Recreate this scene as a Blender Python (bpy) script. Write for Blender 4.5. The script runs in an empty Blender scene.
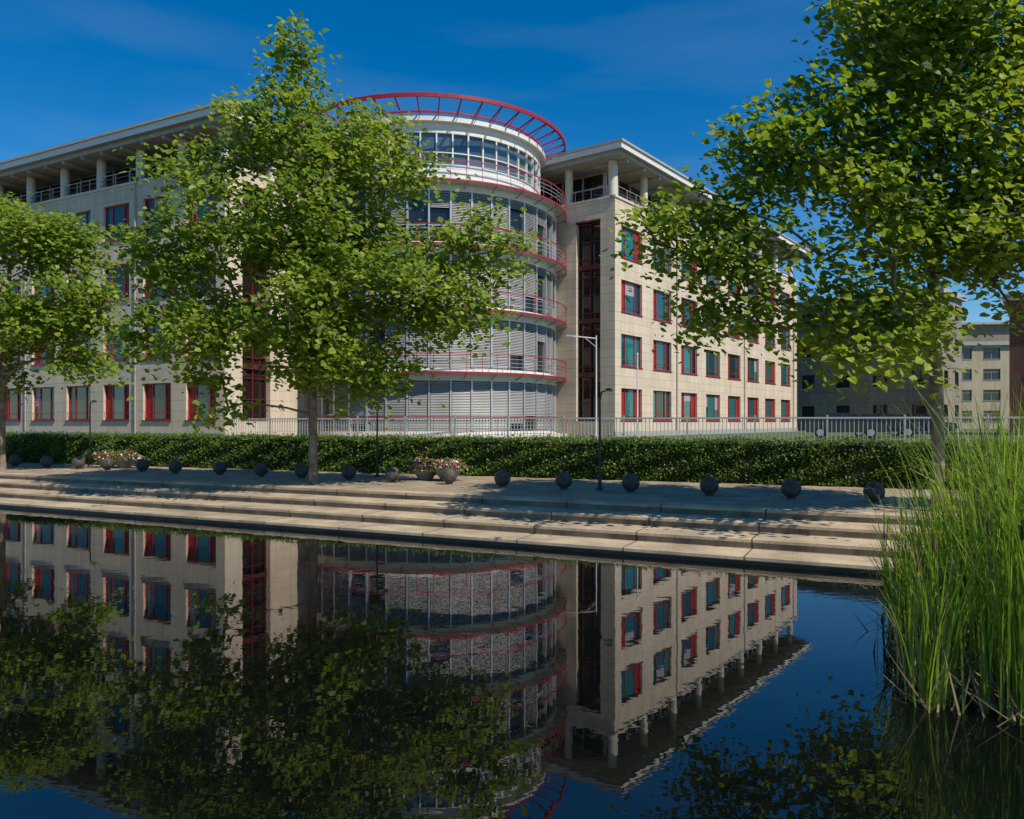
import bpy, math, random
import numpy as np
from mathutils import Vector, Matrix
random.seed(7)
S = bpy.context.scene
S.view_settings.view_transform='Standard'; S.view_settings.look='None'; S.view_settings.exposure=0

# ------------------------------------------------------------------ materials
def newmat(name):
    m=bpy.data.materials.new(name); m.use_nodes=True
    nt=m.node_tree; b=nt.nodes['Principled BSDF']
    return m,nt,b
def N(nt,t,**k):
    n=nt.nodes.new(t)
    for a,v in k.items(): setattr(n,a,v)
    return n
def ramp(nt,stops):
    r=N(nt,'ShaderNodeValToRGB'); e=r.color_ramp.elements
    while len(e)<len(stops): e.new(.5)
    for i,(p,c) in enumerate(stops):
        e[i].position=p; e[i].color=(c[0],c[1],c[2],1)
    return r
def pmat(name,col,rough=.6,metal=0,var=.12,scale=3.0,bump=0.0,bscale=30,spec=.5):
    m,nt,b=newmat(name); L=nt.links
    tc=N(nt,'ShaderNodeTexCoord'); no=N(nt,'ShaderNodeTexNoise'); no.inputs['Scale'].default_value=scale; no.inputs['Detail'].default_value=6
    L.new(tc.outputs['Object'],no.inputs['Vector'])
    lo=[c*(1-var) for c in col]; hi=[min(1,c*(1+var)) for c in col]
    r=ramp(nt,[(.3,lo),(.7,hi)]); L.new(no.outputs['Fac'],r.inputs[0]); L.new(r.outputs[0],b.inputs['Base Color'])
    b.inputs['Roughness'].default_value=rough; b.inputs['Metallic'].default_value=metal
    b.inputs['Specular IOR Level'].default_value=spec
    if bump:
        n2=N(nt,'ShaderNodeTexNoise'); n2.inputs['Scale'].default_value=bscale; n2.inputs['Detail'].default_value=5
        L.new(tc.outputs['Object'],n2.inputs['Vector'])
        bp=N(nt,'ShaderNodeBump'); bp.inputs['Strength'].default_value=bump; bp.inputs['Distance'].default_value=.03
        L.new(n2.outputs['Fac'],bp.inputs['Height']); L.new(bp.outputs[0],b.inputs['Normal'])
    return m
def stonemat(name,c1,c2,joint,bw,rh,mort=.012,offset=0.0,stain=.25,streak=True,rough=.75):
    m,nt,b=newmat(name); L=nt.links
    tc=N(nt,'ShaderNodeTexCoord')
    br=N(nt,'ShaderNodeTexBrick'); br.offset=offset; br.squash=1
    br.inputs['Scale'].default_value=1; br.inputs['Brick Width'].default_value=bw; br.inputs['Row Height'].default_value=rh
    br.inputs['Mortar Size'].default_value=mort; br.inputs['Mortar Smooth'].default_value=.1
    br.inputs['Color1'].default_value=(*c1,1); br.inputs['Color2'].default_value=(*c2,1); br.inputs['Mortar'].default_value=(*joint,1)
    L.new(tc.outputs['UV'],br.inputs['Vector'])
    mp=N(nt,'ShaderNodeMapping'); mp.inputs['Scale'].default_value=(1.6,.22,1) if streak else (1,1,1)
    L.new(tc.outputs['UV'],mp.inputs['Vector'])
    n1=N(nt,'ShaderNodeTexNoise'); n1.inputs['Scale'].default_value=.9; n1.inputs['Detail'].default_value=8; n1.inputs['Roughness'].default_value=.65
    L.new(mp.outputs[0],n1.inputs['Vector'])
    n2=N(nt,'ShaderNodeTexNoise'); n2.inputs['Scale'].default_value=14; n2.inputs['Detail'].default_value=6
    L.new(tc.outputs['UV'],n2.inputs['Vector'])
    r=ramp(nt,[(.32,(1-stain,)*3),(.62,(1.0,)*3)]); L.new(n1.outputs['Fac'],r.inputs[0])
    r2=ramp(nt,[(.3,(.86,)*3),(.7,(1.08,)*3)]); L.new(n2.outputs['Fac'],r2.inputs[0])
    m1=N(nt,'ShaderNodeMixRGB',blend_type='MULTIPLY'); m1.inputs[0].default_value=1
    m2=N(nt,'ShaderNodeMixRGB',blend_type='MULTIPLY'); m2.inputs[0].default_value=1
    L.new(br.outputs['Color'],m1.inputs[1]); L.new(r.outputs[0],m1.inputs[2])
    L.new(m1.outputs[0],m2.inputs[1]); L.new(r2.outputs[0],m2.inputs[2]); L.new(m2.outputs[0],b.inputs['Base Color'])
    b.inputs['Roughness'].default_value=rough
    bp=N(nt,'ShaderNodeBump'); bp.inputs['Strength'].default_value=.35; bp.inputs['Distance'].default_value=.02
    L.new(n2.outputs['Fac'],bp.inputs['Height']); L.new(bp.outputs[0],b.inputs['Normal'])
    return m
def glassmat(name,cols,rough=.04,ior=1.9):
    m,nt,b=newmat(name); L=nt.links
    g=N(nt,'ShaderNodeNewGeometry'); st=[(i/(max(1,len(cols)-1)),c) for i,c in enumerate(cols)]
    r=ramp(nt,st); r.color_ramp.interpolation='LINEAR'
    L.new(g.outputs['Random Per Island'],r.inputs[0]); L.new(r.outputs[0],b.inputs['Base Color'])
    b.inputs['Roughness'].default_value=rough; b.inputs['IOR'].default_value=ior
    tc=N(nt,'ShaderNodeTexCoord'); n2=N(nt,'ShaderNodeTexNoise'); n2.inputs['Scale'].default_value=.7
    L.new(tc.outputs['Object'],n2.inputs['Vector'])
    bp=N(nt,'ShaderNodeBump'); bp.inputs['Strength'].default_value=.06; bp.inputs['Distance'].default_value=.1
    L.new(n2.outputs['Fac'],bp.inputs['Height']); L.new(bp.outputs[0],b.inputs['Normal'])
    return m
def leafmat(name,stops,trans,tf=.4,rough=.5,nsc=.6,lo=(.72,.8,.7)):
    m,nt,b=newmat(name); L=nt.links
    g=N(nt,'ShaderNodeNewGeometry')
    r=ramp(nt,stops); L.new(g.outputs['Random Per Island'],r.inputs[0])
    tc=N(nt,'ShaderNodeTexCoord'); n=N(nt,'ShaderNodeTexNoise'); n.inputs['Scale'].default_value=nsc; n.inputs['Detail'].default_value=2
    L.new(tc.outputs['Object'],n.inputs['Vector'])
    r2=ramp(nt,[(.35,lo),(.65,(1.2,1.12,1.0))]); L.new(n.outputs['Fac'],r2.inputs[0])
    mx=N(nt,'ShaderNodeMixRGB',blend_type='MULTIPLY'); mx.inputs[0].default_value=1
    L.new(r.outputs[0],mx.inputs[1]); L.new(r2.outputs[0],mx.inputs[2]); L.new(mx.outputs[0],b.inputs['Base Color'])
    b.inputs['Roughness'].default_value=rough; b.inputs['Specular IOR Level'].default_value=.35
    t=N(nt,'ShaderNodeBsdfTranslucent'); 
    m3=N(nt,'ShaderNodeMixRGB',blend_type='MULTIPLY'); m3.inputs[0].default_value=1; m3.inputs[1].default_value=(*trans,1)
    L.new(r2.outputs[0],m3.inputs[2]); L.new(m3.outputs[0],t.inputs['Color'])
    ms=N(nt,'ShaderNodeMixShader'); ms.inputs[0].default_value=tf
    L.new(b.outputs[0],ms.inputs[1]); L.new(t.outputs[0],ms.inputs[2])
    L.new(ms.outputs[0],nt.nodes['Material Output'].inputs['Surface'])
    return m

M={}
M['stone']=stonemat('stone_cladding',(.70,.585,.445),(.63,.525,.395),(.37,.31,.24),1.2,.575,stain=.2)
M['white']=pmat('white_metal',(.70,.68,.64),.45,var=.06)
M['fascia']=pmat('roof_fascia',(.36,.35,.33),.5,var=.1)
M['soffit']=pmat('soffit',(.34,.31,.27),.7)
M['column']=pmat('column_concrete',(.60,.54,.45),.6,var=.08)
M['red']=pmat('red_paint',(.32,.014,.022),.4,var=.15)
M['dkred']=pmat('dark_red_frame',(.10,.014,.014),.45)
M['blindred']=pmat('red_blind',(.29,.014,.014),.6,var=.3,scale=.7)
M['blind']=pmat('grey_blind',(.33,.33,.325),.5,var=.12,scale=.6)
M['slat']=pmat('louvre_slat',(.46,.455,.44),.38,metal=.2,var=.2,scale=.45)
M['alu']=pmat('aluminium',(.55,.55,.55),.35,metal=.5,var=.05)
M['glass']=glassmat('window_glass',[(.004,.014,.016),(.012,.09,.095),(.02,.20,.19),(.006,.04,.05),(.015,.15,.15)],ior=1.6)
M['dkglass']=glassmat('dark_glass',[(.006,.007,.008),(.015,.016,.016),(.03,.03,.03)],ior=1.6)
M['brglass']=glassmat('bronze_glass',[(.012,.008,.007),(.03,.02,.016)],ior=1.6)
M['drumglass']=glassmat('drum_glass',[(.03,.05,.06),(.10,.14,.16),(.06,.09,.11)])
M['roof']=pmat('roof_gravel',(.2,.2,.19),.9)

# ------------------------------------------------------------------ mesh builder
class MB:
    def __init__(s): s.v=[];s.f=[];s.m=[];s.uv=[];s.mats=[]
    def mi(s,k):
        if k not in s.mats: s.mats.append(k)
        return s.mats.index(k)
    def face(s,pts,mat,uvs=None):
        i=len(s.v); s.v+= [tuple(p) for p in pts]; s.f.append(tuple(range(i,i+len(pts)))); s.m.append(s.mi(mat))
        s.uv+= uvs if uvs else [(p[0],p[2]) for p in pts]
    def obj(s,name,parent=None,smooth=False,loc=None,rotz=0):
        me=bpy.data.meshes.new(name); me.from_pydata(s.v,[],s.f)
        for k in s.mats: me.materials.append(M[k] if isinstance(k,str) else k)
        me.polygons.foreach_set('material_index',s.m)
        uv=me.uv_layers.new(name='UVMap'); uv.data.foreach_set('uv',np.array(s.uv,dtype=np.float32).ravel())
        if smooth: me.polygons.foreach_set('use_smooth',[True]*len(s.f))
        me.update(); o=bpy.data.objects.new(name,me); S.collection.objects.link(o)
        if parent: o.parent=parent
        if loc: o.location=loc
        o.rotation_euler[2]=rotz
        return o
    def cyl(s,x,y,z0,z1,r0,r1,mat,n=10,cap=True):
        c=[(math.cos(2*math.pi*i/n),math.sin(2*math.pi*i/n)) for i in range(n)]
        for i in range(n):
            a=c[i];b=c[(i+1)%n]
            s.face([(x+a[0]*r0,y+a[1]*r0,z0),(x+b[0]*r0,y+b[1]*r0,z0),(x+b[0]*r1,y+b[1]*r1,z1),(x+a[0]*r1,y+a[1]*r1,z1)],mat)
        if cap: s.face([(x+a[0]*r1,y+a[1]*r1,z1) for a in c],mat)
    def bar(s,p,q,r,mat,n=5):
        p=Vector(p);q=Vector(q);d=(q-p).normalized(); u=d.orthogonal().normalized(); w=d.cross(u)
        for i in range(n):
            a=2*math.pi*i/n;b=2*math.pi*(i+1)/n
            A=u*math.cos(a)*r+w*math.sin(a)*r; B=u*math.cos(b)*r+w*math.sin(b)*r
            s.face([p+A,p+B,q+B,q+A],mat)
class Fr:
    def __init__(s,mb,O,d,n): s.mb=mb;s.O=O;s.d=d;s.n=n; s.flip=(d[1]*n[0]-d[0]*n[1])<0
    def P(s,u,n,z): return (s.O[0]+s.d[0]*u+s.n[0]*n, s.O[1]+s.d[1]*u+s.n[1]*n, z)
    def q(s,c,mat):
        if s.flip: c=c[::-1]
        s.mb.face([s.P(*p) for p in c],mat,[(p[0]+p[1]*1.0,p[2]) for p in c])
    def box(s,u0,u1,n0,n1,z0,z1,mat,top=None,bot=None):
        q=s.q
        q([(u0,n1,z0),(u1,n1,z0),(u1,n1,z1),(u0,n1,z1)],mat)
        q([(u1,n0,z0),(u0,n0,z0),(u0,n0,z1),(u1,n0,z1)],mat)
        q([(u0,n0,z0),(u0,n1,z0),(u0,n1,z1),(u0,n0,z1)],mat)
        q([(u1,n1,z0),(u1,n0,z0),(u1,n0,z1),(u1,n1,z1)],mat)
        for z,m in ((z1,top or mat),(z0,bot or mat)):
            c=[(u0,n0,z),(u1,n0,z),(u1,n1,z),(u0,n1,z)]
            s.mb.face([s.P(*p) for p in c],m,[(p[0],p[1]) for p in c])
    def wall(s,u0,u1,z0,z1,ops,mat,rev=.28):
        us=sorted({u0,u1,*[o[0] for o in ops],*[o[1] for o in ops]}); zs=sorted({z0,z1,*[o[2] for o in ops],*[o[3] for o in ops]})
        for a,b in zip(us,us[1:]):
            for c,d in zip(zs,zs[1:]):
                mu=(a+b)/2;mz=(c+d)/2
                if any(o[0]<mu<o[1] and o[2]<mz<o[3] for o in ops): continue
                s.q([(a,0,c),(b,0,c),(b,0,d),(a,0,d)],mat)
        for o in ops:
            a,b,c,d=o
            s.q([(a,0,c),(a,-rev,c),(a,-rev,d),(a,0,d)],mat); s.q([(b,0,c),(b,-rev,c),(b,-rev,d),(b,0,d)],mat)
            s.q([(a,0,c),(b,0,c),(b,-rev,c),(a,-rev,c)],mat); s.q([(a,0,d),(b,0,d),(b,-rev,d),(a,-rev,d)],mat)

def window(F,u0,u1,z0,z1,row,rng):
    fw=.07
    F.box(u0,u0+fw,-.26,-.14,z0,z1,'red'); F.box(u1-fw,u1,-.26,-.14,z0,z1,'red')
    F.box(u0+fw,u1-fw,-.26,-.141,z1-fw,z1,'red'); F.box(u0+fw,u1-fw,-.26,-.141,z0,z0+fw,'red')
    w=u1-u0; s1=u0+w*.27; s2=u0+w*.73
    for s in (s1,s2): F.box(s-.035,s+.035,-.25,-.15,z0+fw,z1-fw,'red')
    F.box(u0-.05,u1+.05,-.14,.07,z0-.05,z0+.0,'red')
    F.mb.bar(F.P(u0+.02,-.04,z0+.42),F.P(u1-.02,-.04,z0+.42),.016,'red')
    panes=[(u0+fw,s1-.035),(s1+.035,s2-.035),(s2+.035,u1-fw)]
    wr=rng.random()
    for k,(a,b) in enumerate(panes):
        za,zb=z0+fw,z1-fw
        side=k!=1
        r=rng.random()
        if row==0 and (side and wr<.75): F.q([(a,-.2,za),(b,-.2,za),(b,-.2,zb),(a,-.2,zb)],'blindred'); continue
        if row>0 and ((k==0 and wr<.45) or (k==2 and .3<wr<.62)):  F.q([(a,-.2,za),(b,-.2,za),(b,-.2,zb),(a,-.2,zb)],'blindred'); continue
        if r>.86:
            h=rng.uniform(.25,.6)*(zb-za)
            F.q([(a,-.195,zb-h),(b,-.195,zb-h),(b,-.195,zb),(a,-.195,zb)],'blind')
        F.q([(a,-.2,za),(b,-.2,za),(b,-.2,zb),(a,-.2,zb)],'glass')

GZ=1.9; ROWZ=[3.97+3.45*i for i in range(4)]
def office_block(name,parent,O,d,n,L,D,cent,ww,slot,topz,wallz=16.8,colsp=3.5,coloff=0.0,seed=1):
    rng=random.Random(seed)
    mb=MB(); F=Fr(mb,O,d,n)
    ops=[(c-ww/2,c+ww/2,z-1.02,z+1.02) for c in cent for z in ROWZ]
    F.wall(0,L,GZ-.6,wallz,ops,'stone')
    F.box(-.05,L+.05,.002,.06,GZ-.6,GZ+.35,'fascia')
    F.box(-.08,L+.05,-.35,.08,wallz+.001,wallz+.14,'column')
    for c in cent:
        for i,z in enumerate(ROWZ): window(F,c-ww/2,c+ww/2,z-1.02,z+1.02,i,rng)
    for c in cent[1::3]:
        u=c+(cent[1]-cent[0])/2
        mb.bar(F.P(u,.07,GZ),F.P(u,.07,wallz),.045,'fascia',6)
    m_n=(-n[0],-n[1]); nd=(-d[0],-d[1])
    E=Fr(mb,O,m_n,nd)
    E.wall(0,D,GZ-.6,wallz,[slot],'stone',rev=.5)
    a,b,z0,z1=slot
    E.q([(a,-.45,z0),(b,-.45,z0),(b,-.45,z1),(a,-.45,z1)],'brglass')
    for u in (a+.04,(a+b)/2,b-.04): E.box(u-.04,u+.04,-.44,-.3,z0,z1,'dkred')
    z=z0
    while z<z1:
        E.box(a+.09,b-.09,-.44,-.34,z,z+.06,'dkred'); z+=1.15
    for zz in ROWZ: E.box(a+.02,b-.02,-.3,-.22,zz-1.7,zz-1.4,'dkred')
    E.box(a-.02,b+.02,-.3,.05,z1-.0,z1+.12,'dkred')
    E.box(.09,D,-.35,.08,wallz+.001,wallz+.14,'column')
    X=Fr(mb,F.P(L,0,0)[:2],m_n,d); X.wall(0,D,GZ-.6,wallz,[],'stone')
    B=Fr(mb,F.P(0,-D,0)[:2],d,m_n); B.wall(0,L,GZ-.6,wallz,[(c-ww/2,c+ww/2,z-1.02,z+1.02) for c in cent for z in ROWZ],'stone')
    B.q([(0,-.25,GZ),(L,-.25,GZ),(L,-.25,wallz),(0,-.25,wallz)],'dkglass')
    sb=topz-.75
    F.q([(0,0,wallz-.02),(L,0,wallz-.02),(L,-D,wallz-.02),(0,-D,wallz-.02)],'roof')
    rs=1.7
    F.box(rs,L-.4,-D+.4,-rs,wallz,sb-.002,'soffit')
    for (FF,u0,u1,nn) in ((F,rs+.05,L-.5,-rs),(E,rs+.05,D-.5,-rs)):
        u=u0
        while u<u1-1:
            FF.q([(u+.06,nn+.05,wallz+.45),(u+1.54,nn+.05,wallz+.45),(u+1.54,nn+.05,sb-.15),(u+.06,nn+.05,sb-.15)],'dkglass')
            FF.box(u-.05,u+.05,nn+.002,nn+.1,wallz+.1,sb-.1,'alu')
            FF.box(u+.05,u+1.55,nn+.06,nn+.1,wallz+1.3,wallz+1.36,'alu')
            u+=1.6
    for (FF,u1) in ((F,L),(E,D)):
        u=coloff if FF is F else 0.3
        k=0
        while u<u1:
            p=FF.P(max(u,.3),-.3,0)
            if not (FF is E and k==0): mb.cyl(p[0],p[1],wallz+.14,sb,.26,.26,'column',14)
            u+=colsp if FF is F else 3.3
            k+=1
        for zz in (.35,.6,.85): mb.bar(FF.P(.1,-.12,wallz+zz),FF.P(u1,-.12,wallz+zz),.018,'dkred' if zz<.8 else 'alu')
        u=.6
        while u<u1:
            mb.bar(FF.P(u,-.12,wallz+.1),FF.P(u,-.12,wallz+.85),.018,'alu',4); u+=1.2
    p=F.P(.3,-.3,0); mb.cyl(p[0],p[1],wallz+.14,sb,.3,.3,'column',14)
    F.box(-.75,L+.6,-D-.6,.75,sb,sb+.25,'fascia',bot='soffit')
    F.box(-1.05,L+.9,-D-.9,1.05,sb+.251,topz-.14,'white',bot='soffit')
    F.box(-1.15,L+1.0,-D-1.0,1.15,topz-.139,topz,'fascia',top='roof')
    u=.4
    while u<L:
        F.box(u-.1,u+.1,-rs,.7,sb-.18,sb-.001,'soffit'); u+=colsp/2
    F.box(4,L*.5,-D+3,-4,topz,topz+.7,'fascia')
    u=1
    while u<L:
        mb.bar(F.P(u,-.4,topz),F.P(u,-.4,topz+.35),.015,'alu',4); u+=3
    return mb.obj(name,parent)

office=bpy.data.objects.new('office_building',None); S.collection.objects.link(office)
office_block('right_wing',office,(6.43,48.4),(.603,.798),(.798,-.603),36.7,12,[2.2+4.43*k for k in range(8)],2.8,(1.05,2.85,2.9,15.6),20.0,16.9,colsp=4.43,coloff=4.43,seed=3)
office_block('left_wing',office,(-15.0,40.46),(-.883,.468),(-.468,-.883),34,14,[1.8+3.5*k for k in range(9)],2.3,(1.2,3.2,2.9,15.6),19.0,16.3,colsp=3.5,coloff=3.55,seed=5)

# ---- rotunda
def rotunda():
    mb=MB(); cx,cy=-5.1,50.0; R=7.85
    rng=random.Random(11)
    def pt(r,t,z): return (cx+r*math.cos(t),cy+r*math.sin(t),z)
    def ringstrip(r0,r1,z0,z1,mat,n=96,t0=0,t1=2*math.pi):
        for i in range(n):
            A=t0+(t1-t0)*i/n;B=t0+(t1-t0)*(i+1)/n
            mb.face([pt(r0,A,z0),pt(r0,B,z0),pt(r1,B,z1),pt(r1,A,z1)],mat,[(A*8,z0+r0),(B*8,z0+r0),(B*8,z1+r1),(A*8,z1+r1)])
    def ringbox(r0,r1,z0,z1,mat,n=96):
        ringstrip(r1,r1,z0,z1,mat,n); ringstrip(r0,r0,z0,z1,mat,n); ringstrip(r0,r1,z1,z1,mat,n); ringstrip(r0,r1,z0,z0,mat,n)
    nseg=42; decks=[2.1+3.45*i for i in range(5)]
    for i,dz in enumerate(decks):
        top=dz+3.45
        if i<4:
            for k in range(nseg):
                A=2*math.pi*k/nseg; B=2*math.pi*(k+1)/nseg; e=.010
                z0=dz+.22; z1=top-.45
                mb.face([pt(R-.12,A+e,z0),pt(R-.12,B-e,z0),pt(R-.12,B-e,z1),pt(R-.12,A+e,z1)],'dkglass')
                t=A; tt=(math.cos(t),math.sin(t)); s_=(-tt[1],tt[0])
                Fr(mb,(cx+tt[0]*R,cy+tt[1]*R),s_,tt).box(-.05,.05,-.15,.10,z0,z1,'alu')
                Fr(mb,(cx+tt[0]*R,cy+tt[1]*R),s_,tt).box(.06,.06+.95,-.14,-.10,z0+.9,z0+.96,'alu')
                if math.sin((A+B)/2)>.35: continue
                rr=rng.random(); up=(.25,.25,.4,.55)[i]
                low=z0 if rr>up else z0+rng.choice([.5,.9,1.4,1.9,2.3])
                z=z1-.06
                while z>low:
                    mb.face([pt(R+.00,A+e,z),pt(R+.00,B-e,z),pt(R+.055,B-e,z-.068),pt(R+.055,A+e,z-.068)],'slat'); z-=.088
            ringbox(R-.2,R+.12,top-.45,top-.02,'white')
            ringbox(R-.2,R+.10,dz+.0,dz+.22,'white')
        r2=R+.72
        if i>=1:
            ringbox(R+.1,r2,dz-.08,dz+.0,'alu'); ringbox(r2-.0,r2+.05,dz-.09,dz+.02,'red')
        else: ringbox(R+.1,r2+.08,dz-.2,dz,'column')
        for zz,rd in ((1.02,.036),(.78,.014),(.56,.014),(.34,.014)):
            for k in range(96):
                A=2*math.pi*k/96;B=2*math.pi*(k+1)/96
                if math.sin(A)>.5: continue
                mb.bar(pt(r2,A,dz+zz),pt(r2,B,dz+zz),rd,'red' if zz>.9 else 'alu',4)
        for k in range(60):
            A=2*math.pi*k/60
            if math.sin(A)>.5: continue
            mb.bar(pt(r2,A,dz),pt(r2,A,dz+1.02),.02,'red',4)
            if i>=1 and k%2==0: mb.bar(pt(R+.1,A,dz-.35),pt(r2,A,dz-.08),.025,'red',4)
    ringstrip(0.01,R+.1,15.9,15.9,'roof')
    Rd=6.9
    ringbox(Rd-.3,Rd,15.9,17.25,'white'); 
    for zz in (16.3,16.75,17.15): ringbox(Rd,Rd+.05,zz,zz+.05,'alu')
    nd=48
    for k in range(nd):
        A=2*math.pi*k/nd;B=2*math.pi*(k+1)/nd
        for (z0,z1) in ((17.3,17.85),(17.9,18.9)):
            mb.face([pt(Rd-.1,A+.008,z0),pt(Rd-.1,B-.008,z0),pt(Rd-.1,B-.008,z1),pt(Rd-.1,A+.008,z1)],'drumglass')
        t=A; tt=(math.cos(t),math.sin(t)); s_=(-tt[1],tt[0])
        Fr(mb,(cx+tt[0]*Rd,cy+tt[1]*Rd),s_,tt).box(-.04,.04,-.12,.03,17.25,18.95,'white')
    ringbox(Rd-.12,Rd+.02,17.85,17.9,'white')
    ringbox(Rd-.3,Rd+.04,18.95,19.5,'white'); ringbox(Rd-.3,Rd+.35,19.5,19.75,'white')
    ringstrip(.01,Rd,19.7,19.7,'roof')
    Ro=8.5
    ringbox(Ro-.07,Ro+.07,20.28,20.48,'red'); ringbox(Rd+.1,Rd+.2,20.0,20.1,'red')
    for k in range(44):
        A=2*math.pi*k/44
        mb.bar(pt(Rd-.2,A,19.75),pt(Ro,A,20.34),.05,'red',4)
        mb.bar(pt(Rd+.3,A,19.6),pt(Ro,A,20.3),.02,'red',4)
    return mb.obj('rotunda',office)
rotunda()
def pole(name,x,y,h,arm=False):
    mb=MB(); mb.cyl(x,y,GZ,GZ+h,.05,.028,'white',8); mb.cyl(x,y,GZ,GZ+.25,.14,.12,'alu',8)
    if arm: 
        mb.bar((x,y,GZ+h-.15),(x-1.2,y-.2,GZ+h-.05),.03,'white'); mb.bar((x,y,GZ+h-.6),(x-.6,y-.1,GZ+h-.12),.015,'white')
        mb.bar((x-1.2,y-.2,GZ+h-.06),(x-1.6,y-.25,GZ+h-.03),.06,'alu')
    else: mb.cyl(x,y,GZ+h,GZ+h+.12,.06,.02,'alu',8)
    return mb.obj(name)
pole('light_mast',4.35,40.0,5.4,True); pole('flagpole',6.3,38.9,4.3)

# ------------------------------------------------------------------ surroundings
PZ=.87; WZ=.12
bd=(-.9015,.4328); bn=(.4328,.9015)
def bp_(s,o,z): return (bd[0]*s+bn[0]*o, bd[1]*s+bn[1]*o, z)
H0=np.array([10.98,23.1]); hd=np.array([-.923,.384]); hn=np.array([.384,.923])
def hp_(s,o,z): return (H0[0]+hd[0]*s+hn[0]*o,H0[1]+hd[1]*s+hn[1]*o,z)
M['grass']=pmat('grass_ground',(.07,.10,.03),.9,var=.3,scale=.8,bump=.5)
M['asph']=pmat('street_asphalt',(.06,.06,.06),.9,var=.2,bump=.3)
mb=MB()
mb.face([hp_(-900,1.15,GZ),hp_(900,1.15,GZ),hp_(900,1500,GZ),hp_(-900,1500,GZ)][::-1],'grass')
mb.face([hp_(-900,1.15,GZ),hp_(900,1.15,GZ),hp_(900,1.15,.3),hp_(-900,1.15,.3)],'grass')
mb.face([bp_(-900,.5,1.2),bp_(900,.5,1.2),bp_(900,-1200,1.2),bp_(-900,-1200,1.2)],'grass')
mb.face([bp_(-900,.5,1.2),bp_(900,.5,1.2),bp_(900,1.1,-.4),bp_(-900,1.1,-.4)],'grass')
mb.obj('ground')
mb=MB(); z=GZ+.004
mb.face([hp_(-120,5.5,z),hp_(120,5.5,z),hp_(120,12,z),hp_(-120,12,z)][::-1],'asph')
mb.obj('street')
# water
m,nt,b=newmat('canal_water'); L=nt.links
out=nt.nodes['Material Output']; nt.nodes.remove(b)
tc=N(nt,'ShaderNodeTexCoord'); mp=N(nt,'ShaderNodeMapping'); mp.inputs['Scale'].default_value=(1,1.8,1); L.new(tc.outputs['Object'],mp.inputs[0])
n1=N(nt,'ShaderNodeTexNoise'); n1.inputs['Scale'].default_value=1.5; n1.inputs['Detail'].default_value=3; L.new(mp.outputs[0],n1.inputs['Vector'])
bu=N(nt,'ShaderNodeBump'); bu.inputs['Strength'].default_value=.025; bu.inputs['Distance'].default_value=.05; L.new(n1.outputs['Fac'],bu.inputs['Height'])
gl=N(nt,'ShaderNodeBsdfGlossy'); gl.inputs['Roughness'].default_value=.010; gl.inputs['Color'].default_value=(.97,.95,.95,1); L.new(bu.outputs[0],gl.inputs['Normal'])
df=N(nt,'ShaderNodeBsdfDiffuse'); df.inputs['Color'].default_value=(.002,.003,.003,1)
fr=N(nt,'ShaderNodeFresnel'); fr.inputs['IOR'].default_value=1.6; L.new(bu.outputs[0],fr.inputs['Normal'])
mx=N(nt,'ShaderNodeMixShader'); L.new(fr.outputs[0],mx.inputs[0]); L.new(df.outputs[0],mx.inputs[1]); L.new(gl.outputs[0],mx.inputs[2]); L.new(mx.outputs[0],out.inputs[0])
M['water']=m
mb=MB(); mb.face([bp_(-900,.6,WZ),bp_(900,.6,WZ),bp_(900,15.6,WZ),bp_(-900,15.6,WZ)][::-1],'water'); mb.obj('canal_water')

# bank steps
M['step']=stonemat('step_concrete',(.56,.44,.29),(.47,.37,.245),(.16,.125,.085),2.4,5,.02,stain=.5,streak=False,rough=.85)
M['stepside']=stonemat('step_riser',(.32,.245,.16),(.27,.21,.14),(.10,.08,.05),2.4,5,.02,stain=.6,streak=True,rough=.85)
M['wetrefl']=pmat('wet_dark_reflection_stone',(.035,.032,.02),.4,var=.5,scale=2)  # wet waterline stone, colour darkened so its reflection in the water turns dark
M['prom']=stonemat('promenade_paving',(.44,.34,.225),(.385,.30,.20),(.20,.16,.12),.8,.8,.012,offset=.5,stain=.5,streak=False,rough=.9)
mb=MB()
prof=[(15.26,.28,16.25),(16.2,.48,17.25),(17.2,.68,18.25)]
def bq(pts,mat): mb.face([bp_(*p) for p in pts][::-1],mat,[(p[0],p[1]*1.0+p[2]) for p in pts][::-1])
segs=[(-200,-40),(-40,80),(80,300)]
for (A,B) in segs:
    zprev=-.6
    for i,(o,z,oe) in enumerate(prof):
        ov=.03
        zz=.19 if i==0 else zprev-.02
        if i==0: bq([(A,o,-.6),(B,o,-.6),(B,o,.19),(A,o,.19)],'wetrefl')
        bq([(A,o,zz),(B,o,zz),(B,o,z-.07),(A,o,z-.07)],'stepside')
        bq([(A,o-ov,z-.07),(B,o-ov,z-.07),(B,o-ov,z-.012),(A,o-ov,z-.012)],'step')
        bq([(A,o-ov,z-.012),(B,o-ov,z-.012),(B,o-ov+.015,z),(A,o-ov+.015,z)],'step')
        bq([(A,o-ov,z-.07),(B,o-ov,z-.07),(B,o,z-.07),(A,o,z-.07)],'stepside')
        bq([(A,o-ov+.015,z),(B,o-ov+.015,z),(B,oe,z),(A,oe,z)],'step')
        zprev=z
    o=18.2
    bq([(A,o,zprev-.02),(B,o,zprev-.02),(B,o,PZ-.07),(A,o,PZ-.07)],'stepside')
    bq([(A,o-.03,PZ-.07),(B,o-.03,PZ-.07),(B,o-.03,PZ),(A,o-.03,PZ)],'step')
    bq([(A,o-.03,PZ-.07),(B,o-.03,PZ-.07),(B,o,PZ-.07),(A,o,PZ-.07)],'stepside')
    bq([(A,o-.03,PZ),(B,o-.03,PZ),(B,o+.5,PZ),(A,o+.5,PZ)],'step')
mb.obj('canal_steps')
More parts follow.
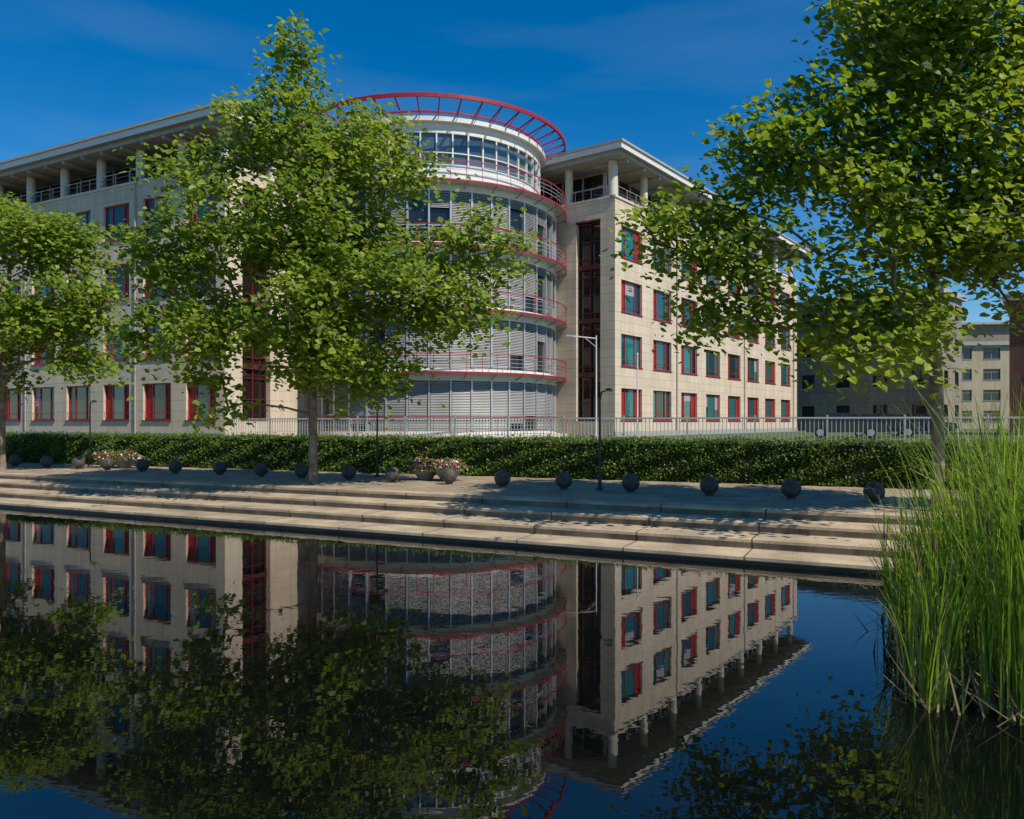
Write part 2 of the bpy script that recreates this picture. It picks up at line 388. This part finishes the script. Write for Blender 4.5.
mb=MB(); bq([(-200,18.7,PZ),(300,18.7,PZ),(300,30.0,PZ),(-200,30.0,PZ)],'prom'); mb.obj('promenade_pavement')

# ------------------------------------------------------------------ leaves
LSH=np.array([(0,0,0),(-.46,.18,.10),(-.36,.68,.10),(0,1.0,-.05),(.36,.68,.10),(.46,.18,.10)],float)
def leaf_arrays(pos,size,rng,updir=.6,shape=LSH):
    n=len(pos)
    nrm=rng.normal(size=(n,3)); nrm/=np.linalg.norm(nrm,axis=1)[:,None]; nrm[:,2]=np.abs(nrm[:,2]); nrm+=np.array([.3,-.4,updir]); nrm/=np.linalg.norm(nrm,axis=1)[:,None]
    t=rng.normal(size=(n,3)); t[:,2]-=.4; t-= (t*nrm).sum(1)[:,None]*nrm; t/=np.linalg.norm(t,axis=1)[:,None]
    b=np.cross(nrm,t); sc=size*rng.uniform(.5,1.3,size=n)
    V=pos[:,None,:]+ (shape[None,:,0,None]*b[:,None,:]+shape[None,:,1,None]*t[:,None,:]+shape[None,:,2,None]*nrm[:,None,:])*sc[:,None,None]
    return V.reshape(-1,3)
def rawmesh(name,V,F,mi,mats,smooth=None):
    me=bpy.data.meshes.new(name); me.from_pydata(V.tolist() if hasattr(V,'tolist') else V,[],F)
    for k in mats: me.materials.append(k)
    me.polygons.foreach_set('material_index',mi); 
    if smooth is not None: me.polygons.foreach_set('use_smooth',smooth)
    me.update()
    o=bpy.data.objects.new(name,me); S.collection.objects.link(o); return o
leafM=leafmat('plane_leaf',[(0,(.07,.13,.016)),(.4,(.135,.215,.022)),(.8,(.215,.295,.03)),(1,(.33,.38,.06))],(.42,.55,.04),.40)
M['bark']=pmat('bark',(.19,.15,.105),.9,var=.5,scale=5,bump=.8,bscale=14)
def tree(name,base,trunkh,lobes,ncl,npl,leaf,seed,r0,scl=1.07):
    rng=np.random.default_rng(seed)
    lob=np.array(lobes,float); lob[:,1]-=.7; w=lob[:,3]*lob[:,4]*lob[:,5]; w=w**.75; w/=w.sum()
    C=[]
    tries=0
    while len(C)<ncl and tries<ncl*40:
        tries+=1
        l=lob[rng.choice(len(lob),p=w)]
        d=rng.normal(size=3); d/=np.linalg.norm(d); r=rng.random()**(1/2.2)*(1.16 if rng.random()<.15 else .97)
        p=l[:3]+d*r*l[3:]
        if p[2]<1.4: continue
        q=math.sin(p[0]*1.3+seed)+math.sin(p[1]*1.5+seed*2)+math.sin(p[2]*1.9+p[0]*.6+seed)
        if q<-.85: continue
        if C and np.min(np.linalg.norm(np.array(C)-p,axis=1))<.48: continue
        C.append(p)
    C=np.array(C)
    nodes=[];par=[]
    k=int(trunkh/.4)
    ph=rng.uniform(0,6,2)
    for i in range(k+1):
        z=trunkh*i/k; q=z/trunkh
        nodes.append(np.array([.18*math.sin(z*.6+ph[0])*q+lob[0][0]*q*.6,.18*math.sin(z*.5+ph[1])*q,z])); par.append(i-1)
    order=np.argsort(np.hypot(C[:,0],C[:,1])+.25*np.abs(C[:,2]-trunkh*.6)+rng.uniform(0,1.0,len(C)))
    tips=[]
    for ci in order:
        c=C[ci]; A=np.array(nodes)
        dv=c-A; dist=np.linalg.norm(dv,axis=1); hor=np.hypot(dv[:,0],dv[:,1])
        cost=dist+ .9*np.maximum(0,hor*.45-dv[:,2]) + np.where(A[:,2]<1.9,50,0)
        j=int(np.argmin(cost)); s=nodes[j]; L_=dist[j]; m=max(1,int(L_/.45)); prev=j
        sag=rng.normal(size=3)*.07*L_; sag[2]=abs(sag[2])*.6+.05*L_
        for t in range(1,m+1):
            q=t/m; p=s+(c-s)*q+sag*math.sin(math.pi*q)+rng.normal(size=3)*.03
            nodes.append(p); par.append(prev); prev=len(nodes)-1
        tips.append(prev)
    nn=len(nodes); cnt=np.zeros(nn)
    for t in tips: cnt[t]+=1
    for i in range(nn-1,0,-1):
        if par[i]>=0: cnt[par[i]]+=cnt[i]
    rad=.012+ (r0-.012)*(np.maximum(cnt,.3)/cnt[0])**.5
    V=[];F=[];mi=[];sm=[]
    for i in range(1,nn):
        p=Vector(nodes[par[i]]);q=Vector(nodes[i]); d=(q-p)
        if d.length<1e-4: continue
        rp,rq=rad[par[i]],rad[i]
        if i>k and rp>rq*1.6: rp=rq*1.25
        if i<=k and i>0: 
            if par[i]==0: rp*=1.35
        sd=8 if i<=k else 5
        d.normalize(); u=d.cross(Vector((.3,.9,.1))).normalized(); wv=d.cross(u); i0=len(V)
        for (c,r) in ((p-d*.02,rp),(q+d*.02,rq)):
            for s in range(sd):
                an=2*math.pi*s/sd; V.append(tuple(c+u*math.cos(an)*r+wv*math.sin(an)*r))
        for s in range(sd):
            F.append((i0+s,i0+(s+1)%sd,i0+sd+(s+1)%sd,i0+sd+s)); mi.append(1); sm.append(True)
    P=[]
    for c in C:
        n=int(npl*rng.uniform(.45,1.5)); g=rng.normal(size=(n,3))*np.array([.35,.35,.20])*rng.uniform(.75,1.25)
        g[:,2]-=.18*(g[:,0]**2+g[:,1]**2)/.36; P.append(c+g)
    A=np.array(nodes[k+1:]); sel=A[rng.random(len(A))<.6]
    for _ in range(4): P.append(sel+rng.normal(size=sel.shape)*.18)
    P=np.concatenate(P); P=P[P[:,2]>1.0]
    LV=leaf_arrays(P,leaf,rng); nl=len(P); o=len(V)
    V=np.concatenate([np.array(V),LV])
    idx=np.arange(nl)*6+o
    for (a_,b_,c_,d_) in ((0,1,2,3),(0,3,4,5)):
        F+=np.stack([idx+a_,idx+b_,idx+c_,idx+d_],1).tolist()
        mi+= [0]*nl; sm+=[False]*nl
    ob=rawmesh(name,V,F,mi,[leafM,M['bark']],sm); ob.location=base; ob.scale=(scl,)*3; return ob
mid=[(-.5,0,12.0,.8,.9,1.3),(-.9,0,10.4,1.6,1.5,1.3),(1.5,.3,9.8,1.6,1.6,1.2),(3.0,.2,9.0,.9,.9,.6),(-2.7,0,9.2,1.4,1.5,.9),(0,0,7.8,3.4,3.0,1.5),(4.2,0,7.1,2.0,1.7,1.0),(-3.9,.2,6.7,1.5,1.6,1.2),
 (.3,0,5.3,4.0,3.3,1.4),(3.7,-.2,5.0,2.0,1.7,1.0),(-3.3,-.3,4.5,1.8,1.7,1.2),(-2.3,-.4,2.7,.9,.8,1.0),(1.2,0,3.4,1.9,1.5,.8),(5.4,0,6.3,.9,.8,.4)]
tree('plane_tree',(-6.3,24.6,PZ),11.5,mid,430,74,.175,1,.13)
rt=[(0,0,11.5,2.2,2.0,1.8),(-5.2,.2,5.9,1.1,1.0,.8),(-4.1,.3,5.6,1.5,1.4,1.2),(-3.0,0,7.1,1.5,1.6,1.3),(-1.9,0,8.7,1.7,1.8,1.5),(-.2,0,9.7,2.2,2.2,1.8),(-1.3,0,5.8,2.4,2.0,1.2),
 (-1.8,-.2,3.7,1.7,1.3,.9),(1.5,0,5.8,1.9,2.0,1.2),(2.6,0,8.2,2.3,2.2,2.0),(2.4,0,4.4,2.0,1.4,.8),(-4.4,.1,4.1,1.0,.8,.5),(0,0,7.4,2.4,2.2,1.3)]
tree('plane_tree.001',(9.4,17.1,PZ),10.5,rt,490,82,.155,2,.125)
lt=[(.3,0,10.4,1.5,1.5,1.2),(1.7,0,8.6,2.0,2.0,1.4),(-2,0,8.6,2.2,2.2,1.7),(3.2,0,6.5,1.6,1.6,1.1),(1.2,0,5.8,2.5,2.5,1.5),(-2.5,0,5.7,2.5,2.5,1.8),(3.2,0,4.1,1.2,1.2,.7),(.5,0,3.9,1.7,1.6,.8)]
tree('plane_tree.002',(-20.8,31.6,PZ),9.8,lt,330,68,.19,3,.13)

# hedge
hedgeM=leafmat('hedge_leaf',[(0,(.03,.07,.008)),(.5,(.08,.145,.016)),(1,(.17,.25,.03))],(.18,.27,.03),.28,nsc=1.3,lo=(.6,.7,.6))
def hedge():
    rng=np.random.default_rng(5)
    s0,s1=-9,54; W=1.3;z0,z1=PZ,2.2
    def w(s,o,z):
        return np.stack([H0[0]+hd[0]*s+hn[0]*o,H0[1]+hd[1]*s+hn[1]*o,z],-1)
    V=[];F=[];mi=[]
    ns=60
    for i in range(ns+1):
        s=s0+(s1-s0)*i/ns
        for (o,z) in ((.12,z0),(.12,z1-.10),(W-.1,z1-.10),(W-.1,z0)):
            V.append(w(s,o,z+ (0.03*math.sin(s*1.7) if z>1.5 else 0)).tolist())
    for i in range(ns):
        for k in range(3): F.append((i*4+k,i*4+k+1,i*4+k+5,i*4+k+4)); mi.append(1)
    F.append((0,1,2,3)); mi.append(1)
    nf,ntp=64000,30000
    s=rng.uniform(s0,s1,nf); z=rng.uniform(z0+.03,z1,nf); bulge=.06*np.sin(s*2.1)+.06*np.sin(s*5.3+z*4)+.05*np.sin(z*9+s*3); o=.03+bulge+np.abs(rng.normal(size=nf))*.07-.04+ .10*np.maximum(0,(z-z0)/(z1-z0)-.85)/.15
    A=w(s,o,z)
    s=rng.uniform(s0,s1,ntp); o=rng.uniform(0,W,ntp); z=z1+.035*np.sin(s*1.9)+.03*np.sin(s*6+o*5)+rng.normal(size=ntp)*.035
    B=w(s,o,z)
    s=rng.uniform(s0,s1,7000);  Cc=w(s,rng.uniform(.0,.5,7000),z1+rng.random(7000)**3*.2)
    P=np.concatenate([A,B,Cc]); sh=np.array([(0,0,0),(-.35,.5,.08),(0,1,0),(.35,.5,.08)],float)
    LV=leaf_arrays(P,.09,rng,.15,sh); o=len(V); idx=np.arange(len(P))*4+o
    F+=np.stack([idx,idx+1,idx+2,idx+3],1).tolist(); mi+=[0]*len(P)
    core=pmat('hedge_core',(.012,.022,.006),.95)
    rawmesh('hedge',np.concatenate([np.array(V),LV]),F,mi,[hedgeM,core])
hedge()

# ball bollards
M['ball']=pmat('dark_stone',(.07,.06,.05),.65,var=.5,scale=8,bump=.5)
for i in range(18):
    x=8.9-1.81*i+random.uniform(-.16,.16); y=19.0+.905*i+random.uniform(-.1,.1)
    mb=MB(); n=20;h=12; r=.25
    for a_ in range(h):
        t0=-math.pi/2+math.pi*a_/h; t1=-math.pi/2+math.pi*(a_+1)/h
        for b_ in range(n):
            p0=2*math.pi*b_/n;p1=2*math.pi*(b_+1)/n
            f=lambda t,p:(r*math.cos(t)*math.cos(p),r*math.cos(t)*math.sin(p),r*.98*math.sin(t)+r+.02)
            mb.face([f(t0,p0),f(t0,p1),f(t1,p1),f(t1,p0)],'ball')
    mb.cyl(0,0,0,.06,.12,.10,'ball',12)
    o=mb.obj('ball_bollard',smooth=True,loc=(x,y,PZ))

# flower planters
M['flower']=pmat('pink_flower',(.6,.07,.16),.6,var=.3,scale=20)
M['petalw']=pmat('white_flower',(.75,.62,.62),.6)
M['planter']=pmat('planter_stone',(.22,.2,.17),.8,bump=.3)
def planter(x,y,seed):
    rng=np.random.default_rng(seed); mb=MB()
    mb.cyl(0,0,0,.10,.24,.28,'planter',16,False); mb.cyl(0,0,.10,.34,.28,.48,'planter',16,False); mb.cyl(0,0,.34,.38,.51,.51,'planter',16)
    th=rng.uniform(0,6.28,1100); r=.66*np.sqrt(rng.random(1100)); P=np.stack([r*np.cos(th),r*np.sin(th),.33+.42*np.sqrt(np.maximum(0,1-(r/.7)**2))*rng.random(1100)**.5],-1)
    sh=np.array([(0,0,0),(-.35,.5,.08),(0,1,0),(.35,.5,.08)],float)
    LV=leaf_arrays(P,.095,rng,.3,sh).reshape(-1,4,3)
    for i,q in enumerate(LV): mb.face(q.tolist(),hedgeM if i%4 else ('flower' if i%12 else 'petalw'))
    mb.obj('flower_planter',loc=(x,y,PZ))
planter(-2.15,26.0,1); planter(-2.95,26.4,2); planter(-16.6,33.2,3); planter(-17.6,33.7,4)

# promenade lamps
M['black']=pmat('black_metal',(.015,.015,.016),.4)
M['lampglass']=pmat('lamp_glass',(.6,.6,.58),.2)
for (x,y) in ((2.55,22.5),(-4.87,28.0),(-19.0,34.9)):
    mb=MB(); mb.cyl(0,0,0,.5,.055,.05,'black',10,False); mb.cyl(0,0,.5,2.65,.034,.03,'black',10); mb.cyl(0,0,0,.05,.12,.1,'black',12)
    mb.bar((0,0,2.6),(.04,-.02,2.83),.028,'black'); mb.bar((.04,-.02,2.83),(.22,-.1,2.9),.022,'black')
    mb.cyl(.24,-.11,2.84,2.88,.10,.12,'lampglass',14); mb.cyl(.24,-.11,2.88,2.95,.14,.04,'black',14)
    mb.obj('street_lamp',loc=(x,y,PZ))

# fence
def fence():
    mb=MB(); F=Fr(mb,hp_(0,4.6,0)[:2],(-.923,.384),(-.384,-.923))
    s=-6
    while s<28:
        F.box(s-.035,s+.035,-.035,.035,GZ,GZ+1.2,'alu')
        k=1
        while k<17:
            F.box(s+k*.147-.013,s+k*.147+.013,-.012,.012,GZ+.12,GZ+1.1,'fencep'); k+=1
        s+=2.5
    F.box(-6,s,.013,.045,GZ+1.06,GZ+1.12,'fencep'); F.box(-6,s,.013,.045,GZ+.14,GZ+.19,'fencep')
    mb.obj('metal_fence')
M['fencep']=pmat('galvanised_paint',(.5,.5,.48),.5,metal=.2,var=.05)
fence()

# reeds
def reeds():
    rng=np.random.default_rng(9); mb=MB()
    gm=leafmat('reed_blade',[(0,(.10,.18,.014)),(.5,(.20,.32,.022)),(.88,(.31,.42,.04)),(.93,(.40,.33,.11)),(1,(.42,.34,.15))],(.36,.54,.03),.3)
    bm_=pmat('reed_dry',(.20,.15,.075),.8,var=.3)
    M['cat']=pmat('cattail_head',(.10,.045,.015),.9)
    cl=[]
    for i in range(125):
        X=rng.uniform(4.0,7.7); Y=rng.uniform(6.7,10.8)
        if X/Y<.505: continue
        cl.append((X,Y))
    for (X,Y) in cl:
        edge=min(1,max(0,(X/Y-.50)/.11))
        for k in range(int(rng.uniform(18,32))):
            x=X+rng.normal()*.13;y=Y+rng.normal()*.13
            h=(1.35+1.6*edge)*rng.uniform(.55,1.12); wd=rng.uniform(.006,.014)
            lean=rng.normal(size=2)*.12*h; az=rng.uniform(0,math.pi); dx,dy=math.cos(az)*wd,math.sin(az)*wd
            droop=rng.random()**4*.5*h; n=7; pts=[]
            for t in range(n+1):
                q=t/n; px=x+lean[0]*q*q*1.2+lean[0]*.25*q; py=y+lean[1]*q*q*1.2; pz=WZ-.05+h*q - droop*max(0,q-.6)**2*4
                if droop>.25*h: px+=np.sign(lean[0])*droop*max(0,q-.55)*1.0
                ww=1-.9*q**3; pts.append(((px-dx*ww,py-dy*ww,pz),(px+dx*ww,py+dy*ww,pz)))
            mat=gm if rng.random()>.06 else bm_
            i0=len(mb.v)
            for p in pts: mb.v+= [p[0],p[1]]
            for t in range(n):
                mb.f.append((i0+2*t,i0+2*t+1,i0+2*t+3,i0+2*t+2)); mb.m.append(mb.mi(mat)); mb.uv+=[(0,0)]*4
        for k in range(20):
            x=X+rng.normal()*.16;y=Y+rng.normal()*.16; h=rng.uniform(.2,.75)+WZ; l=rng.normal(size=2)*.28
            mb.face([(x-.012,y,WZ-.03),(x+.014,y,WZ-.03),(x+l[0],y+l[1],h)],bm_)
        if rng.random()<.3:
            x=X+rng.normal()*.1;y=Y+rng.normal()*.1;h=rng.uniform(1.7,2.3)*(.7+.3*edge); mb.bar((x,y,0),(x+.05,y,h),.006,gm,4); mb.cyl(x+.05,y,h,h+.18,.018,.016,'cat',8)
    return mb.obj('cattail_reeds')
reeds()

# ------------------------------------------------------------------ background buildings
M['conc']=stonemat('grey_concrete',(.30,.25,.19),(.25,.21,.165),(.12,.10,.08),2,1.2,.02)
M['beige']=stonemat('beige_render',(.50,.41,.28),(.47,.385,.265),(.33,.28,.21),3,3.2,.01)
M['brick']=stonemat('red_brick',(.22,.06,.035),(.17,.045,.03),(.18,.12,.09),.5,.16,.015,offset=.5)
def simple_building(name,O,ang,Lx,D,h,mat,rows,cols,ww,wh,setback=False,fm='fascia'):
    d=(math.cos(ang),math.sin(ang)); n=(d[1],-d[0])
    e=bpy.data.objects.new(name,None); S.collection.objects.link(e)
    mb=MB(); F=Fr(mb,O,d,n); sp=Lx/cols; sh=h/rows
    def side(FF,LL,cc):
        sp=LL/cc
        ops=[(sp*(c+.5)-ww/2,sp*(c+.5)+ww/2,GZ+sh*r+sh*.35,GZ+sh*r+sh*.35+wh) for c in range(cc) for r in range(rows)]
        FF.wall(0,LL,GZ-.5,GZ+h,ops,mat)
        for o in ops:
            FF.q([(o[0],-.24,o[2]),(o[1],-.24,o[2]),(o[1],-.24,o[3]),(o[0],-.24,o[3])],'dkglass')
            FF.box((o[0]+o[1])/2-.03,(o[0]+o[1])/2+.03,-.23,-.17,o[2],o[3],fm); FF.box(o[0],o[1],-.23,-.16,o[2]+wh*.7,o[2]+wh*.7+.05,fm)
            FF.box(o[0]-.05,o[1]+.05,-.1,.06,o[2]-.08,o[2],'fascia')
    side(F,Lx,cols); mn=(-n[0],-n[1])
    side(Fr(mb,O,mn,(-d[0],-d[1])),D,max(2,int(D/sp)))
    side(Fr(mb,F.P(Lx,0,0)[:2],mn,d),D,max(2,int(D/sp))); Fr(mb,F.P(0,-D,0)[:2],d,mn).wall(0,Lx,GZ-.5,GZ+h,[],mat)
    mb.obj('walls',e)
    mb=MB(); F=Fr(mb,O,d,n); F.box(-.4,Lx+.4,-D-.4,.4,GZ+h,GZ+h+.5,'fascia',top='roof')
    if setback: F.box(1.5,Lx-1.5,-D+1.5,-1.5,GZ+h+.5,GZ+h+3.0,'conc'); F.box(.8,Lx-.8,-D+.8,-.8,GZ+h+3.0,GZ+h+3.3,'fascia')
    mb.obj('roof',e)
simple_building('concrete_office_building',(31,86),math.radians(-44),15,7.5,13.5,'conc',4,4,1.4,1.5,fm='black')
simple_building('beige_office_building',(57,108),math.radians(-8),22,16,11.5,'beige',4,6,2.2,1.5,True)
simple_building('brick_building',(35.3,55),math.radians(-35),14,14,9.5,'brick',3,4,1.4,1.6)
simple_building('apartment_building',(-75,120),math.radians(20),40,14,12,'beige',4,12,1.6,1.5)

# cars
M['carblue']=pmat('car_paint_dark',(.02,.03,.06),.25,metal=.4,var=.03,spec=.8)
M['carsil']=pmat('car_paint_grey',(.07,.075,.08),.3,metal=.5,var=.03)
M['tyre']=pmat('tyre',(.02,.02,.02),.9)
def car(x,y,ang,paint):
    mb=MB(); 
    lowr=[(-2.15,.35),(-2.2,.6),(-2.12,.86),(-1.3,.95),(1.9,.98),(2.12,.9),(2.15,.55),(2.1,.32)]
    cab=[(-1.15,.94),(-.45,1.42),(.2,1.48),(1.05,1.42),(1.75,.97)]
    for prof,w0,w1,mt in ((lowr,.88,.88,paint),(cab,.84,.66,'dkglass')):
        zmin=min(p[1] for p in prof);zmax=max(p[1] for p in prof)
        wf=lambda z:w0+(w1-w0)*(z-zmin)/(zmax-zmin)
        for sgn in (-1,1): mb.face([(p[0],sgn*wf(p[1]),p[1]) for p in prof],mt)
        for i in range(len(prof)):
            p=prof[i];q=prof[(i+1)%len(prof)]; top=mt=='dkglass' and p[1]>1.4 and q[1]>1.4
            mb.face([(p[0],-wf(p[1]),p[1]),(q[0],-wf(q[1]),q[1]),(q[0],wf(q[1]),q[1]),(p[0],wf(p[1]),p[1])],paint if top else mt)
    for sgn in (-1,1):
        for xa,xb in ((-1.15,-.45),(1.75,1.05),(.25,.2)): mb.bar((xa,sgn*.85,.95),(xb,sgn*.68,1.44),.035,paint)
        for wx in (-1.35,1.35):
            for (r,o,mt) in ((.32,.0,'tyre'),(.2,.012,'alu')):
                ys=sgn*(.9+o)
                mb.face([(wx+r*math.cos(2*math.pi*k/18),ys,.32+r*math.sin(2*math.pi*k/18)) for k in range(18)],mt)
            for k in range(18):
                A=2*math.pi*k/18;B=2*math.pi*(k+1)/18
                mb.face([(wx+.32*math.cos(A),sgn*.9,.32+.32*math.sin(A)),(wx+.32*math.cos(B),sgn*.9,.32+.32*math.sin(B)),(wx+.32*math.cos(B),sgn*.68,.32+.32*math.sin(B)),(wx+.32*math.cos(A),sgn*.68,.32+.32*math.sin(A))],'tyre')
        mb.face([(-2.19,sgn*.6,.62),(-2.19,sgn*.84,.62),(-2.16,sgn*.84,.76),(-2.16,sgn*.6,.76)],'lampglass')
        mb.face([(2.15,sgn*.6,.7),(2.15,sgn*.84,.7),(2.16,sgn*.84,.85),(2.16,sgn*.6,.85)],'red')
    mb.obj('parked_car',loc=(x,y,GZ+.01),rotz=ang)
car(23,48,math.radians(155),'carblue'); car(19.6,45.5,math.radians(155),'carsil'); car(26.5,50.5,math.radians(150),'carblue')

# distant tree mass
def treemass():
    rng=np.random.default_rng(21); P=[]
    for i in range(60):
        x=-160+i*5.6+rng.normal(); y=165+rng.normal()*5; h=rng.uniform(6,10)
        n=160; d=rng.normal(size=(n,3)); d/=np.linalg.norm(d,axis=1)[:,None]; P.append(np.array([x,y,GZ+h*.55])+d*np.array([3.5,3.5,h*.5])*rng.uniform(.6,1,(n,1)))
    P=np.concatenate(P); V=leaf_arrays(P,1.3,rng); idx=np.arange(len(P))*6
    F=np.stack([idx,idx+1,idx+2,idx+3],1).tolist()+np.stack([idx,idx+3,idx+4,idx+5],1).tolist()
    rawmesh('distant_trees',V,F,[0]*len(F),[hedgeM])
treemass()

# ------------------------------------------------------------------ sky, sun, camera
el=math.radians(49); sx,sy=.73,-.683
W=bpy.data.worlds.new('World'); S.world=W; W.use_nodes=True; nt=W.node_tree; L=nt.links
bg=nt.nodes['Background']; sky=N(nt,'ShaderNodeTexSky'); sky.sky_type='NISHITA'; sky.sun_disc=False
sky.sun_elevation=el; sky.sun_rotation=math.atan2(sx,sy); sky.air_density=1.0; sky.dust_density=.1; sky.ozone_density=4; sky.altitude=300
hs=N(nt,'ShaderNodeHueSaturation'); hs.inputs['Saturation'].default_value=1.42; hs.inputs['Value'].default_value=1.0
L.new(sky.outputs[0],hs.inputs['Color'])
tc=N(nt,'ShaderNodeTexCoord'); mp=N(nt,'ShaderNodeMapping'); mp.inputs['Rotation'].default_value=(0,math.radians(35),0); mp.inputs['Scale'].default_value=(1.2,2.0,9)
L.new(tc.outputs['Generated'],mp.inputs[0]); no=N(nt,'ShaderNodeTexNoise'); no.inputs['Scale'].default_value=1.3; no.inputs['Detail'].default_value=5
L.new(mp.outputs[0],no.inputs['Vector']); r=ramp(nt,[(.5,(0,0,0)),(.8,(.07,.07,.07))]); L.new(no.outputs['Fac'],r.inputs[0])
mx=N(nt,'ShaderNodeMixRGB'); mx.inputs[2].default_value=(6,6.6,7.5,1); L.new(r.outputs[0],mx.inputs[0]); L.new(hs.outputs[0],mx.inputs[1]); L.new(mx.outputs[0],bg.inputs[0])
bg.inputs[1].default_value=.12
sl=bpy.data.lights.new('sun','SUN'); sl.energy=5.0; sl.angle=math.radians(.5); sl.color=(1,.92,.79)
so=bpy.data.objects.new('sun',sl); S.collection.objects.link(so)
dv=Vector((sx*math.cos(el),sy*math.cos(el),math.sin(el))); so.rotation_euler=dv.to_track_quat('Z','Y').to_euler()
cam=bpy.data.cameras.new('camera'); co=bpy.data.objects.new('camera',cam); S.collection.objects.link(co)
co.location=(0,0,2.84); co.rotation_euler=(math.radians(90),0,0); cam.sensor_width=36; cam.lens=775/1024*36; cam.shift_y=12.5/1024
cam.clip_end=3000; cam.clip_start=.1; S.camera=co
